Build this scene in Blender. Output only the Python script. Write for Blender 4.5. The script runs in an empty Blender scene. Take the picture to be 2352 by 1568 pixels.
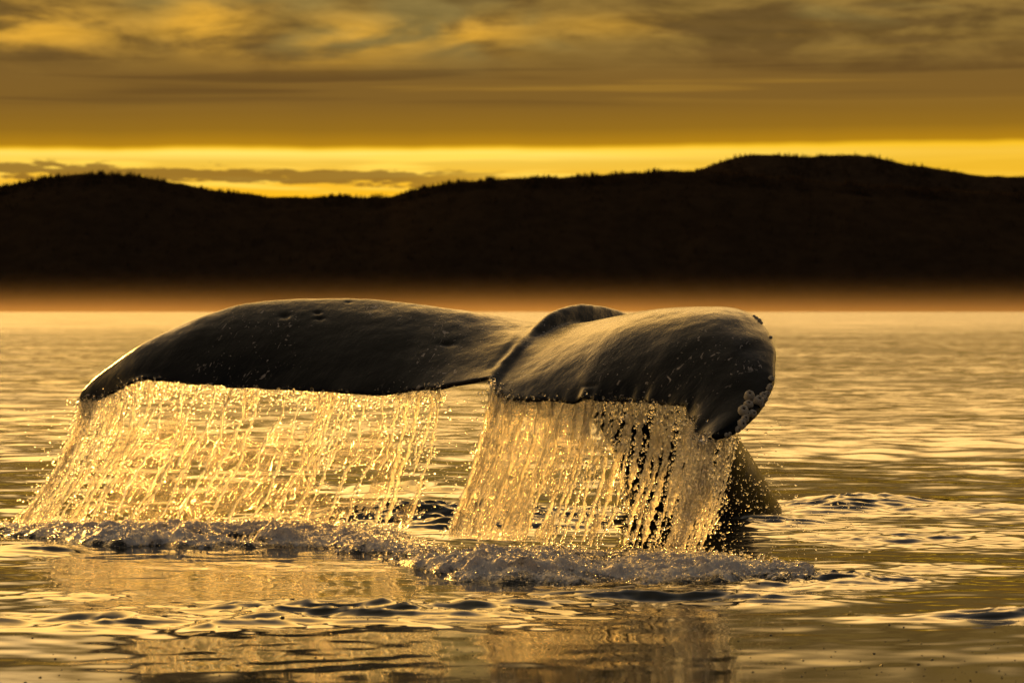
import bpy, math, random
import numpy as np
from mathutils import Vector
from mathutils.bvhtree import BVHTree

R = math.radians
rng = np.random.default_rng(7)
random.seed(7)
scene = bpy.context.scene
COL = scene.collection

# ------------------------------------------------------------------ camera
CAM_H, FPX = 1.375, 6400.0          # eye height (m); focal length in units of 1/2352 of the picture width
HORIZON = 713.0
cam_d = bpy.data.cameras.new('camera')
cam = bpy.data.objects.new('camera', cam_d); COL.objects.link(cam)
cam.location = (0, 0, CAM_H); cam.rotation_euler = (R(90), 0, 0)
cam_d.sensor_width = 36.0; cam_d.lens = 36.0 * FPX / 2352.0
cam_d.shift_y = -(784 - HORIZON) / 2352.0
cam_d.clip_start = 0.1; cam_d.clip_end = 60000
cam_d.dof.use_dof = True; cam_d.dof.focus_distance = 16.3; cam_d.dof.aperture_fstop = 4.8
scene.camera = cam

# ------------------------------------------------------------------ sun, sky, exposure
SUN_EL, SUN_AZ = R(12), R(-21)      # azimuth: from +Y towards +X
sun_dir = Vector((math.sin(SUN_AZ)*math.cos(SUN_EL), math.cos(SUN_AZ)*math.cos(SUN_EL), math.sin(SUN_EL)))
sl = bpy.data.lights.new('sun', 'SUN'); sl.energy = 4.6; sl.angle = R(6); sl.color = (1.0, 0.49, 0.085)
so = bpy.data.objects.new('sun', sl); COL.objects.link(so)
so.rotation_euler = (-sun_dir).to_track_quat('-Z', 'Y').to_euler()

scene.view_settings.view_transform = 'Standard'; scene.view_settings.look = 'None'
scene.view_settings.exposure = 0.25; scene.view_settings.gamma = 1.0
scene.view_settings.use_curve_mapping = False
cy = scene.cycles
cy.use_denoising = True
cy.max_bounces = 28; cy.transmission_bounces = 26; cy.transparent_max_bounces = 32
cy.glossy_bounces = 5; cy.diffuse_bounces = 3; cy.volume_bounces = 0
cy.sample_clamp_indirect = 8.0; cy.caustics_reflective = False; cy.caustics_refractive = True


class NT:
    """small helper to write node trees"""
    def __init__(self, tree):
        self.t = tree; self.t.nodes.clear()
    def n(self, kind, **kw):
        nd = self.t.nodes.new(kind)
        for k, v in kw.items(): setattr(nd, k, v)
        return nd
    def put(self, sock, v):
        if hasattr(v, 'is_linked') or isinstance(v, bpy.types.NodeSocket): self.t.links.new(v, sock)
        else: sock.default_value = v
    def m(self, op, a, b=0.0, c=0.0, clamp=False):
        nd = self.n('ShaderNodeMath', operation=op, use_clamp=clamp)
        self.put(nd.inputs[0], a); self.put(nd.inputs[1], b)
        if len(nd.inputs) > 2: self.put(nd.inputs[2], c)
        return nd.outputs[0]
    def vm(self, op, a, b=(0, 0, 0)):
        nd = self.n('ShaderNodeVectorMath', operation=op)
        self.put(nd.inputs[0], a)
        if op == 'SCALE': self.put(nd.inputs['Scale'], b)
        else: self.put(nd.inputs[1], b)
        return nd.outputs['Value'] if op in ('DOT_PRODUCT', 'LENGTH') else nd.outputs[0]
    def xyz(self, x, y, z=0.0):
        nd = self.n('ShaderNodeCombineXYZ')
        for i, v in enumerate((x, y, z)): self.put(nd.inputs[i], v)
        return nd.outputs[0]
    def sep(self, v):
        nd = self.n('ShaderNodeSeparateXYZ'); self.put(nd.inputs[0], v)
        return nd.outputs
    def mix(self, f, a, b, mode='MIX'):
        nd = self.n('ShaderNodeMix', data_type='RGBA', blend_type=mode)
        self.put(nd.inputs['Factor'], f)
        ca, cb = [s for s in nd.inputs if s.type == 'RGBA']
        self.put(ca, a if not isinstance(a, tuple) else (*a, 1)); self.put(cb, b if not isinstance(b, tuple) else (*b, 1))
        return [s for s in nd.outputs if s.type == 'RGBA'][0]
    def step(self, v, lo, hi):
        nd = self.n('ShaderNodeMapRange', interpolation_type='SMOOTHSTEP')
        self.put(nd.inputs['Value'], v); self.put(nd.inputs['From Min'], lo); self.put(nd.inputs['From Max'], hi)
        return nd.outputs[0]
    def noise(self, vec, scale=1.0, detail=4.0, rough=0.55, dist=0.0, color=False, dims='3D'):
        nd = self.n('ShaderNodeTexNoise', noise_dimensions=dims)
        self.put(nd.inputs['Vector'], vec); nd.inputs['Scale'].default_value = scale
        nd.inputs['Detail'].default_value = detail; nd.inputs['Roughness'].default_value = rough
        nd.inputs['Distortion'].default_value = dist
        return nd.outputs['Color' if color else 'Fac']
    def ramp(self, fac, stops):
        nd = self.n('ShaderNodeValToRGB'); self.put(nd.inputs[0], fac)
        el = nd.color_ramp.elements
        while len(el) < len(stops): el.new(0.5)
        for e, (p, c) in zip(el, stops):
            e.position = p; e.color = (*c, 1)
        return nd.outputs[0]


world = bpy.data.worlds.new('World'); scene.world = world; world.use_nodes = True
w = NT(world.node_tree)
tc = w.n('ShaderNodeTexCoord').outputs['Generated']
dx, dy, dz = w.sep(tc)
az = w.m('ARCTAN2', dx, dy)
el = w.m('ARCSINE', dz)
elp = w.m('MAXIMUM', el, 0.0)
# clear evening sky of the Sky Texture, seen in the gaps and overhead
skyt = w.n('ShaderNodeTexSky', sky_type='NISHITA'); skyt.sun_disc = False
skyt.sun_elevation = SUN_EL; skyt.sun_rotation = SUN_AZ
skyt.dust_density = 2.0; skyt.air_density = 1.2
sky_s = w.vm('SCALE', skyt.outputs[0], 0.10)
# bright open strip below the cloud deck
wig = w.noise(w.xyz(w.m('MULTIPLY', az, 13.0), 0.0, 3.1), 1.0, 3.0, dims='2D')
edge = w.m('ADD', w.m('MULTIPLY_ADD', az, 0.0075, 0.0575), w.m('MULTIPLY', w.m('SUBTRACT', wig, 0.5), 0.0040))
dd = w.m('SUBTRACT', el, edge)
strip = w.ramp(w.m('MULTIPLY', elp, 10.0), [(0.0, (0.55, 0.25, 0.04)), (0.40, (0.95, 0.50, 0.015)), (0.47, (0.88, 0.50, 0.045)), (0.53, (0.82, 0.54, 0.085)), (0.562, (1.05, 0.77, 0.19)), (0.60, (1.0, 0.68, 0.06))])
lw = w.noise(w.xyz(w.m('MULTIPLY', az, 14.0), w.m('MULTIPLY', el, 260.0), 5.0), 1.0, 2.0, dims='2D')
strip = w.mix(w.m('MULTIPLY', w.step(lw, 0.45, 0.68), 0.75), strip, (1.06, 0.72, 0.13))
# thin dark cloud bar low in the strip, to the left
barn = w.noise(w.xyz(w.m('MULTIPLY', az, 70.0), w.m('MULTIPLY', el, 420.0), 1.7), 1.0, 3.0, 0.6, dims='2D')
barc = w.m('MULTIPLY_ADD', az, -0.018, 0.0466)
bard = w.m('ABSOLUTE', w.m('SUBTRACT', el, barc))
barw = w.m('MULTIPLY_ADD', w.m('SUBTRACT', barn, 0.5), 0.0075, 0.0021)
barm = w.m('SUBTRACT', 1.0, w.step(bard, w.m('SUBTRACT', barw, 0.0005), w.m('ADD', barw, 0.0008)))
barm = w.m('MULTIPLY', barm, w.m('SUBTRACT', 1.0, w.step(az, -0.05, 0.03)))
strip = w.mix(w.m('MULTIPLY', w.step(az, -0.02, 0.17), 0.75), strip, (0.80, 0.46, 0.025))
strip = w.mix(w.m('MULTIPLY', barm, 0.85), strip, (0.22, 0.115, 0.025))
# the cloud deck
deck = w.ramp(w.m('MULTIPLY', w.m('MAXIMUM', dd, 0.0), 20.0), [(0.0, (0.95, 0.56, 0.02)), (0.045, (0.42, 0.215, 0.010)), (0.15, (0.28, 0.147, 0.016)), (0.36, (0.200, 0.110, 0.027)), (0.75, (0.19, 0.108, 0.034)), (1.0, (0.18, 0.106, 0.040))])
st = w.noise(w.xyz(w.m('MULTIPLY', az, 5.0), w.m('MULTIPLY', el, 170.0), 0.3), 1.0, 3.0, 0.5, 0.3, dims='2D')
deck = w.mix(w.m('MULTIPLY', w.step(st, 0.52, 0.70), w.m('MULTIPLY', w.step(dd, 0.012, 0.024), 0.75)), deck, (0.105, 0.056, 0.020))
deck = w.mix(w.m('MULTIPLY', w.step(st, 0.45, 0.28), w.m('MULTIPLY', w.step(dd, 0.012, 0.024), 0.60)), deck, (0.36, 0.20, 0.036))
# torn clouds higher up: gold lit patches and dull blue-grey gaps
pv = w.xyz(w.m('MULTIPLY', az, 15.0), w.m('MULTIPLY', el, 52.0), 2.2)
pn = w.noise(pv, 1.25, 5.0, 0.55, 0.25, dims='2D')
pn2 = w.noise(w.xyz(w.m('MULTIPLY', az, 9.0), w.m('MULTIPLY', el, 30.0), 9.4), 1.0, 3.0, 0.55, 0.4, dims='2D')
hi = w.step(el, 0.080, 0.100)
torn = w.mix(w.step(pn, 0.38, 0.60), (0.125, 0.076, 0.028), (0.25, 0.158, 0.048))
torn = w.mix(w.m('MULTIPLY', w.step(pn2, 0.48, 0.64), 0.75), torn, (0.255, 0.195, 0.078))
gold = 0.0
for px_, py_, sx_, sy_, am in ((90, 85, 200, 60, 1.0), (480, 60, 110, 60, 1.0), (820, 95, 130, 50, 0.95), (1090, 85, 120, 40, 0.8), (1400, 62, 160, 26, 0.45), (1790, 70, 60, 20, 0.5), (660, 150, 300, 36, 0.35)):
    qa = w.m('POWER', w.m('DIVIDE', w.m('SUBTRACT', az, (px_-1176)/FPX), sx_/FPX), 2.0)
    qe = w.m('POWER', w.m('DIVIDE', w.m('SUBTRACT', el, (HORIZON-py_)/FPX), sy_/FPX), 2.0)
    gold = w.m('ADD', gold, w.m('MULTIPLY', w.m('EXPONENT', w.m('MULTIPLY', w.m('ADD', qa, qe), -1.0)), am))
wide = w.m('MULTIPLY', w.step(w.m('ABSOLUTE', az), 0.18, 0.30), 0.4)
gold = w.m('MULTIPLY', w.m('MINIMUM', w.m('ADD', gold, wide), 1.0), w.step(pn, 0.30, 0.62))
fn = w.noise(w.xyz(w.m('MULTIPLY', az, 40.0), w.m('MULTIPLY', el, 190.0), 0.0), 1.0, 4.0, 0.6, 0.3, dims='2D')
torn = w.mix(gold, torn, (0.80, 0.43, 0.055))
torn = w.vm('SCALE', torn, w.m('MULTIPLY_ADD', fn, 0.8, 0.6))
deck = w.mix(w.m('MULTIPLY', hi, 0.9), deck, torn)
low = w.mix(w.step(dd, -0.0012, 0.0016), strip, deck)
# overhead: broken grey cloud over the clear sky
pz = w.m('ADD', w.m('MAXIMUM', dz, 0.0), 0.12)
on = w.noise(w.xyz(w.m('DIVIDE', dx, pz), w.m('DIVIDE', dy, pz), 4.0), 1.3, 3.0, 0.5, 0.0, dims='2D')
over = w.mix(w.m('MULTIPLY_ADD', w.step(on, 0.36, 0.62), 0.40, 0.55), sky_s, w.mix(w.step(w.m('COSINE', w.m('SUBTRACT', az, SUN_AZ)), -0.5, 0.7), (0.34, 0.335, 0.335), (0.38, 0.30, 0.19)))
side = w.m('MULTIPLY_ADD', w.m('COSINE', w.m('SUBTRACT', az, SUN_AZ)), 0.34, 0.62)
over = w.vm('SCALE', over, w.m('MULTIPLY', side, w.m('MULTIPLY_ADD', w.step(el, 0.45, 1.1), -0.40, 1.0)))
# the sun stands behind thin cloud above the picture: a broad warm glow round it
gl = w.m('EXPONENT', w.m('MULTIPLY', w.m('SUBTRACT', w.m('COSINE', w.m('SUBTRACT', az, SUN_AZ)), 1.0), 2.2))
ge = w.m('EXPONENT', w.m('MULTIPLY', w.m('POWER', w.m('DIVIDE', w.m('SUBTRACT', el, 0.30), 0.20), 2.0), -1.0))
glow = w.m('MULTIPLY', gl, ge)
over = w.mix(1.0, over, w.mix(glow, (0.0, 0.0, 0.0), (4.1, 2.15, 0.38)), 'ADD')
lowb = w.vm('SCALE', w.vm('MULTIPLY', low, (1.06, 1.0, 0.72)), w.m('MULTIPLY_ADD', w.step(w.m('COSINE', w.m('SUBTRACT', az, SUN_AZ)), -0.4, 0.8), 0.65, 0.35))
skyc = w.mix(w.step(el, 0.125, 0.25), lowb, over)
skyc = w.mix(w.step(el, -0.001, -0.02), skyc, (0.02, 0.017, 0.012))
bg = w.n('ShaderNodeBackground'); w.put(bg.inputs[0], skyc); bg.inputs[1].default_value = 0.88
world.cycles.sampling_method = 'MANUAL'; world.cycles.sample_map_resolution = 512
wo = w.n('ShaderNodeOutputWorld'); w.t.links.new(bg.outputs[0], wo.inputs[0])

# ------------------------------------------------------------------ helpers
def at(px, py, Y):
    """a point Y metres ahead that the photograph shows at (px, py) of 2352 x 1568"""
    return np.array([(px - 1176.0) * Y / FPX, Y, CAM_H - (py - HORIZON) * Y / FPX])

def ground(px, py):
    Y = CAM_H * FPX / (py - HORIZON)
    return (px - 1176.0) * Y / FPX, Y

_perm = np.random.default_rng(3).permutation(256)
_perm = np.concatenate([_perm, _perm, _perm])
_g3 = np.random.default_rng(4).normal(size=(256, 3)); _g3 /= np.linalg.norm(_g3, axis=1)[:, None]

def perlin(x, y, z=0.0):
    x, y, z = np.broadcast_arrays(np.asarray(x, float), np.asarray(y, float), np.asarray(z, float))
    xi, yi, zi = np.floor(x).astype(int), np.floor(y).astype(int), np.floor(z).astype(int)
    xf, yf, zf = x - xi, y - yi, z - zi
    f = lambda t: t*t*t*(t*(t*6 - 15) + 10)
    u, v, ww = f(xf), f(yf), f(zf)
    out = 0.0
    for i in (0, 1):
        for j in (0, 1):
            for k in (0, 1):
                h = _perm[_perm[_perm[(xi+i) & 255] + ((yi+j) & 255)] + ((zi+k) & 255)]
                g = _g3[h]
                d = g[..., 0]*(xf-i) + g[..., 1]*(yf-j) + g[..., 2]*(zf-k)
                out = out + d * (u if i else 1-u) * (v if j else 1-v) * (ww if k else 1-ww)
    return out * 1.5

def fbm(x, y, z=0.0, octv=4, gain=0.5):
    a, s, o = 1.0, 1.0, 0.0
    for i in range(octv):
        o = o + a * perlin(x*s + 17.3*i, y*s - 9.1*i, np.asarray(z)*s + 3.7*i)
        a *= gain; s *= 2.03
    return o

def smooth(t, a, b):
    t = np.clip((t - a) / (b - a), 0, 1)
    return t*t*(3 - 2*t)

def mesh_np(name, verts, faces, mat=None, parent=None, shade=True):
    verts = np.asarray(verts, np.float32); faces = np.asarray(faces, np.int32)
    k = faces.shape[1]
    me = bpy.data.meshes.new(name)
    me.vertices.add(len(verts)); me.vertices.foreach_set('co', verts.ravel())
    me.loops.add(faces.size); me.loops.foreach_set('vertex_index', faces.ravel())
    me.polygons.add(len(faces)); me.polygons.foreach_set('loop_start', np.arange(0, faces.size, k, dtype=np.int32))
    me.update(calc_edges=True); me.validate()
    if shade: me.polygons.foreach_set('use_smooth', np.ones(len(me.polygons), bool))
    if mat: me.materials.append(mat)
    o = bpy.data.objects.new(name, me); COL.objects.link(o)
    if parent: o.parent = parent
    return o

def grid_faces(nr, nc, off=0):
    i = (np.arange(nr-1)[:, None]*nc + np.arange(nc-1)[None, :]).ravel() + off
    return np.stack([i, i+1, i+nc+1, i+nc], 1)

def tag(o, label=None, cat=None, group=None, kind=None):
    if label: o['label'] = label
    if cat: o['category'] = cat
    if group: o['group'] = group
    if kind: o['kind'] = kind
    return o

def mat_new(name):
    m = bpy.data.materials.new(name); m.use_nodes = True
    return m, NT(m.node_tree)

def finish(nt, shader, vol=None, disp=None):
    out = nt.n('ShaderNodeOutputMaterial')
    if shader is not None: nt.t.links.new(shader, out.inputs['Surface'])
    if vol is not None: nt.t.links.new(vol, out.inputs['Volume'])

def principled(nt, **kw):
    p = nt.n('ShaderNodeBsdfPrincipled')
    for k, v in kw.items(): nt.put(p.inputs[k.replace('_', ' ')], v)
    return p

def bump(nt, h, strength, dist):
    b = nt.n('ShaderNodeBump'); nt.put(b.inputs['Height'], h)
    b.inputs['Strength'].default_value = strength; b.inputs['Distance'].default_value = dist
    return b.outputs[0]

_ico = None
def ico():
    """unit icosahedron"""
    p = (1 + 5**0.5) / 2
    v = np.array([(-1,p,0),(1,p,0),(-1,-p,0),(1,-p,0),(0,-1,p),(0,1,p),(0,-1,-p),(0,1,-p),(p,0,-1),(p,0,1),(-p,0,-1),(-p,0,1)], float)
    v /= np.linalg.norm(v[0])
    f = np.array([(0,11,5),(0,5,1),(0,1,7),(0,7,10),(0,10,11),(1,5,9),(5,11,4),(11,10,2),(10,7,6),(7,1,8),(3,9,4),(3,4,2),(3,2,6),(3,6,8),(3,8,9),(4,9,5),(2,4,11),(6,2,10),(8,6,7),(9,8,1)])
    return v, f

def drops_mesh(name, pos, rad, mat, parent=None, stretch=None):
    v, f = ico()
    n = len(pos)
    ang = rng.uniform(0, 6.28, n)
    c, s = np.cos(ang), np.sin(ang)
    vx = v[None, :, 0]*c[:, None] - v[None, :, 1]*s[:, None]
    vy = v[None, :, 0]*s[:, None] + v[None, :, 1]*c[:, None]
    vz = np.repeat(v[None, :, 2], n, 0)
    if stretch is not None: vz = vz * stretch[:, None]
    V = np.stack([vx, vy, vz], 2) * rad[:, None, None] + pos[:, None, :]
    F = (f[None] + (np.arange(n)*12)[:, None, None]).reshape(-1, 3)
    return mesh_np(name, V.reshape(-1, 3), F, mat, parent)

def interp(pts, u):
    """Catmull-Rom through rows (u, a, b, c)"""
    pts = np.asarray(pts, float); U = pts[:, 0]; P = pts[:, 1:]
    T = np.gradient(P, U, axis=0)
    # limit tangents so that steps do not overshoot
    d = np.diff(P, axis=0) / np.diff(U)[:, None]
    for i in range(1, len(U)-1):
        bad = d[i-1]*d[i] <= 0
        T[i] = np.where(bad, 0, np.sign(d[i])*np.minimum(np.abs(T[i]), 3*np.minimum(np.abs(d[i-1]), np.abs(d[i]))))
    u = np.asarray(u, float)
    i = np.clip(np.searchsorted(U, u, 'right') - 1, 0, len(U)-2)
    h = (U[i+1]-U[i]); t = (u - U[i]) / h
    t = t[..., None]; h = h[..., None]
    return (2*t**3-3*t**2+1)*P[i] + (t**3-2*t**2+t)*h*T[i] + (-2*t**3+3*t**2)*P[i+1] + (t**3-t**2)*h*T[i+1]

# ------------------------------------------------------------------ the sea
def sea_material():
    m, n = mat_new('sea_water')
    pos = n.n('ShaderNodeNewGeometry').outputs['Position']
    px, py, pz = n.sep(pos)
    nrm = n.n('ShaderNodeNewGeometry').outputs['Normal']
    far = n.step(py, 15.5, 33.0)
    vfar = n.step(py, 60.0, 400.0)
    def slope(sx, sy, seed, det, rough=0.5):
        c = n.noise(n.xyz(n.m('MULTIPLY', px, sx), n.m('MULTIPLY', py, sy), seed), 1.0, det, rough, 0.4, color=True)
        return n.vm('SUBTRACT', c, (0.5, 0.5, 0.5))
    fine = slope(9.0, 20.0, 1.0, 3.0)
    mid = slope(2.2, 4.6, 5.0, 4.0)
    big = slope(0.12, 0.35, 8.0, 4.0)
    patch = n.noise(n.xyz(n.m('MULTIPLY', px, 0.10), n.m('MULTIPLY', py, 0.10), 2.0), 1.0, 3.0, 0.5)
    pk = n.m('MULTIPLY_ADD', n.step(patch, 0.35, 0.65), 0.8, 0.5)
    s = n.vm('SCALE', fine, n.m('MULTIPLY', pk, n.m('MULTIPLY_ADD', far, 0.10, n.m('MULTIPLY_ADD', n.step(py, 12.0, 17.0), 0.03, 0.018))))
    s = n.vm('ADD', s, n.vm('SCALE', mid, n.m('MULTIPLY', pk, n.m('MULTIPLY_ADD', far, 0.36, 0.03))))
    s = n.vm('ADD', s, n.vm('SCALE', big, n.m('MULTIPLY_ADD', vfar, 0.45, 0.0)))
    sx_, sy_, _ = n.sep(s)
    nn = n.vm('NORMALIZE', n.vm('ADD', nrm, n.xyz(n.m('MULTIPLY', sx_, 0.6), n.m('SUBTRACT', sy_, n.m('MULTIPLY_ADD', vfar, 0.045, n.m('MULTIPLY_ADD', far, 0.050, 0.004))), 0.0)))
    p = principled(n, Base_Color=(0.012, 0.013, 0.011, 1), Roughness=0.06, IOR=1.33)
    n.put(p.inputs['Normal'], nn)
    n.put(p.inputs['Roughness'], n.m('ADD', n.m('MULTIPLY_ADD', far, 0.06, 0.05), n.m('MULTIPLY', vfar, 0.10)))
    finish(n, p.outputs[0])
    return m

_wr = np.random.default_rng(21)
WAVES = []
for lam0, lam1, cnt, slope_rms in ((5, 14, 10, 0.008), (1.3, 4.0, 20, 0.017), (0.45, 1.2, 34, 0.042), (0.14, 0.42, 44, 0.055)):
    for i in range(cnt):
        lam = lam0 * (lam1/lam0)**_wr.random()
        th = math.pi/2 + _wr.normal(0, 0.85) + 0.15
        k = 2*math.pi/lam
        WAVES.append((k*math.cos(th), k*math.sin(th), slope_rms*math.sqrt(2.0/cnt)/k, _wr.uniform(0, 6.28), lam))

# disturbed patches (X, Y, half width, half depth, height, cells per metre, skew)
def _p(px, py, wx, wy, amp, fr, skew=0.0):
    x, y = ground(px, py); return (x, y, wx, wy, amp, fr, skew)
PATCHES = [
    _p(820, 1405, 1.00, 0.42, 0.040, 3.2, -0.10), _p(350, 1430, 0.90, 0.28, 0.022, 3.2, 0.05), _p(1180, 1392, 0.8, 0.22, 0.022, 3.2, 0.1),
    _p(1480, 1372, 0.85, 0.26, 0.036, 3.6, 0.0), _p(1750, 1380, 0.40, 0.18, 0.022, 3.0, 0.0),
    _p(2230, 1420, 0.55, 0.16, 0.026, 3.6, 0.0), _p(2350, 1418, 0.35, 0.14, 0.020, 3.6, 0.0),
    _p(1900, 1160, 0.45, 0.8, 0.045, 3.2), _p(2010, 1150, 0.35, 0.6, 0.048, 3.2), _p(2100, 1230, 1.0, 0.9, 0.022, 3.0),
    _p(2200, 1170, 0.9, 0.7, 0.025, 2.5), _p(930, 1128, 0.7, 0.9, 0.050, 2.0), _p(960, 1195, 0.95, 0.75, 0.090, 2.6), _p(1060, 1210, 0.6, 0.6, 0.05, 3.5),
    _p(1300, 1190, 0.8, 0.8, 0.06, 2.6), _p(1750, 1200, 0.5, 0.6, 0.04, 2.5), _p(700, 1300, 0.9, 0.35, 0.010, 4.0),
    _p(90, 1270, 0.35, 0.25, 0.030, 3.0), _p(120, 1370, 0.9, 0.35, 0.012, 4.0), _p(1900, 1330, 0.5, 0.35, 0.045, 5.0), _p(2080, 1300, 0.9, 0.5, 0.012, 4.0),
    _p(60, 1420, 0.6, 0.2, 0.035, 2.2), _p(1650, 1345, 0.7, 0.3, 0.03, 3.5)]

def sea_h(x, y, res=None):
    x, y = np.asarray(x, float), np.asarray(y, float)
    h = np.zeros(np.broadcast(x, y).shape)
    calm = 0.55 + 0.9*smooth(fbm(x*0.16 + 3, y*0.10, 0.7, 3), -0.35, 0.45)
    near = 0.17 + 0.30*smooth(y, 13, 18) + 0.53*smooth(y, 17, 26)
    for kx, ky, a, ph, lam in WAVES:
        f = a
        if res is not None: f = a * smooth(lam / res, 2.0, 4.0)
        if lam < 1.3: f = f * calm
        if lam < 5: f = f * near
        h = h + f*np.sin(kx*x + ky*y + ph)
    near_m = (y > 9) & (y < 24)
    if near_m.any():
        xs, ys = np.broadcast_arrays(x, y)
        xs, ys = xs[near_m], ys[near_m]
        add = np.zeros(xs.shape)
        for (cx, cy_, wx, wy, amp, fr, sk) in PATCHES:
            g = ((xs-cx)/wx)**2 + ((ys-cy_-sk*(xs-cx))/wy)**2
            sel = g < 4
            if not sel.any(): continue
            wgt = np.exp(-g[sel]*1.3)
            X, Yy = xs[sel], ys[sel] - sk*(xs[sel]-cx)
            wob = 0.35*perlin(X*0.9, Yy*0.9, cx)
            n1 = 1 - 2.2*np.abs(perlin(X*fr*0.55 + wob, (Yy+wob*0.25)*fr*1.5, cx*3.1))
            n2 = 1 - 2.0*np.abs(perlin(X*fr*1.6, (Yy+wob*0.2)*fr*3.6, cx*1.7+4))
            add[sel] += 1.25*amp*wgt*(0.75*n1 + 0.30*n2 + 0.1)
        h[near_m] += add
    return h

fy = 2786.0 * CAM_H
Yr = np.concatenate([np.linspace(3.0, 10.4, 14), np.linspace(10.7, 12.0, 34)[:-1], np.linspace(12.0, 20.0, 290)[:-1],
                     fy / np.linspace(fy/20.0, fy/3100.0, 200)])
tcol = np.concatenate([-np.geomspace(6.0, 0.22, 40), np.linspace(-0.215, 0.215, 1000), np.geomspace(0.22, 6.0, 40)])
YY = np.repeat(Yr[:, None], len(tcol), 1); XX = YY * tcol[None, :]
res = np.maximum(np.gradient(Yr), 0.03)[:, None] * np.ones_like(XX)
res[:, :42] = np.maximum(res[:, :42], 2.0); res[:, -42:] = np.maximum(res[:, -42:], 2.0)
ZZ = sea_h(XX, YY, res)
fade = smooth(np.abs(tcol)[None, :]*np.ones_like(XX), 0.9, 0.5)
ZZ = ZZ*fade
sv = np.stack([XX, YY, ZZ], 2).reshape(-1, 3)
sf = grid_faces(*XX.shape)
n0 = len(sv)
B = 30000.0
sv = np.concatenate([sv, [(-B, -B, -0.7), (B, -B, -0.7), (B, B, -0.7), (-B, B, -0.7)]])
sf = np.concatenate([sf, [[n0, n0+1, n0+2, n0+3]]])
sea = mesh_np('sea', sv, sf, sea_material())
tag(sea, 'calm golden rippled sea reaching to the far dark shore', kind='structure')

# ------------------------------------------------------------------ hills and forest
def hill_material(name, col):
    m, n = mat_new(name)
    pos = n.n('ShaderNodeNewGeometry').outputs['Position']
    nz = n.noise(pos, 0.05, 6.0, 0.65)
    c = n.mix(n.step(nz, 0.35, 0.65), tuple(0.85*v for v in col), tuple(1.15*v for v in col))
    p = principled(n, Base_Color=c, Roughness=0.95)
    p.inputs['Specular IOR Level'].default_value = 0.0
    finish(n, p.outputs[0])
    return m
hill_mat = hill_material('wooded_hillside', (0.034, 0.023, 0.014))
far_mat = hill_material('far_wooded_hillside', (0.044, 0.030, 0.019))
NEAR_RIDGE = [(-2600, 470), (-1900, 380), (-1300, 430), (-700, 372), (-300, 420), (0, 424), (60, 415), (120, 404), (200, 397), (280, 398), (350, 409), (430, 423), (520, 438), (580, 443), (625, 451), (700, 450), (780, 448), (850, 450), (890, 451), (930, 439), (1000, 424), (1080, 413), (1150, 408), (1250, 405), (1350, 401), (1450, 395), (1540, 390), (1640, 392), (1760, 402), (1900, 416), (2060, 428), (2160, 434), (2260, 438), (2352, 440), (2600, 430), (3100, 420), (3700, 390), (4300, 440), (5000, 480)]
FAR_RIDGE = [(700, 520), (1200, 450), (1500, 410), (1590, 392), (1640, 373), (1700, 356), (1740, 351), (1800, 354), (1860, 357), (1890, 353), (1960, 353), (2020, 361), (2080, 375), (2160, 386), (2220, 396), (2300, 402), (2400, 403), (2700, 420), (3000, 445), (3400, 500)]

def hill(name, ridge, Yb, Yd, Ye, mat, nx, ny, label):
    ridge = np.array(ridge, float)
    rx = (ridge[:, 0]-1176)*Yd/FPX; rz = CAM_H + (HORIZON - ridge[:, 1])*Yd/FPX
    x = np.linspace(rx[0], rx[-1], nx)
    top = interp(np.stack([rx, rz, rz, rz], 1), x)[:, 0] - 1.0
    t = np.linspace(0, 1.6, ny)
    V = np.zeros((ny, nx, 3))
    for j, tt in enumerate(t):
        Y = Yb + (Yd-Yb)*min(tt, 1) + (Ye-Yd)*max(0, tt-1)/0.6
        if tt <= 1: prof = 0.35*math.sin(tt*math.pi/2) + 0.65*tt
        else: prof = math.cos((tt-1)/0.6*math.pi/2)
        bulge = 9*fbm(x/260.0, Y/260.0, 0.3, 4) * math.sin(min(tt, 1)*math.pi) if tt < 1 else 0
        rough_ = 1.6*fbm(x/22.0, Y/22.0, 1.3, 3)*min(tt*3, 1)
        shift = 35*fbm(x/300.0, 0.5+tt, 8.0, 3)*(1 - min(tt, 1))
        V[j, :, 0] = x; V[j, :, 1] = Y + shift; V[j, :, 2] = top*prof + bulge + rough_ - (2.0 if tt == 0 else 0)
    o = mesh_np(name, V.reshape(-1, 3), grid_faces(ny, nx), mat)
    tag(o, label, kind='structure')
    return x, V, t
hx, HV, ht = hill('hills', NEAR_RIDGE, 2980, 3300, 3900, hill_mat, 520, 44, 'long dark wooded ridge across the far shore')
fx, FV, ft = hill('far_hills', FAR_RIDGE, 3950, 4300, 5000, far_mat, 220, 30, 'higher wooded hill rising behind the right of the near ridge')

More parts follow.
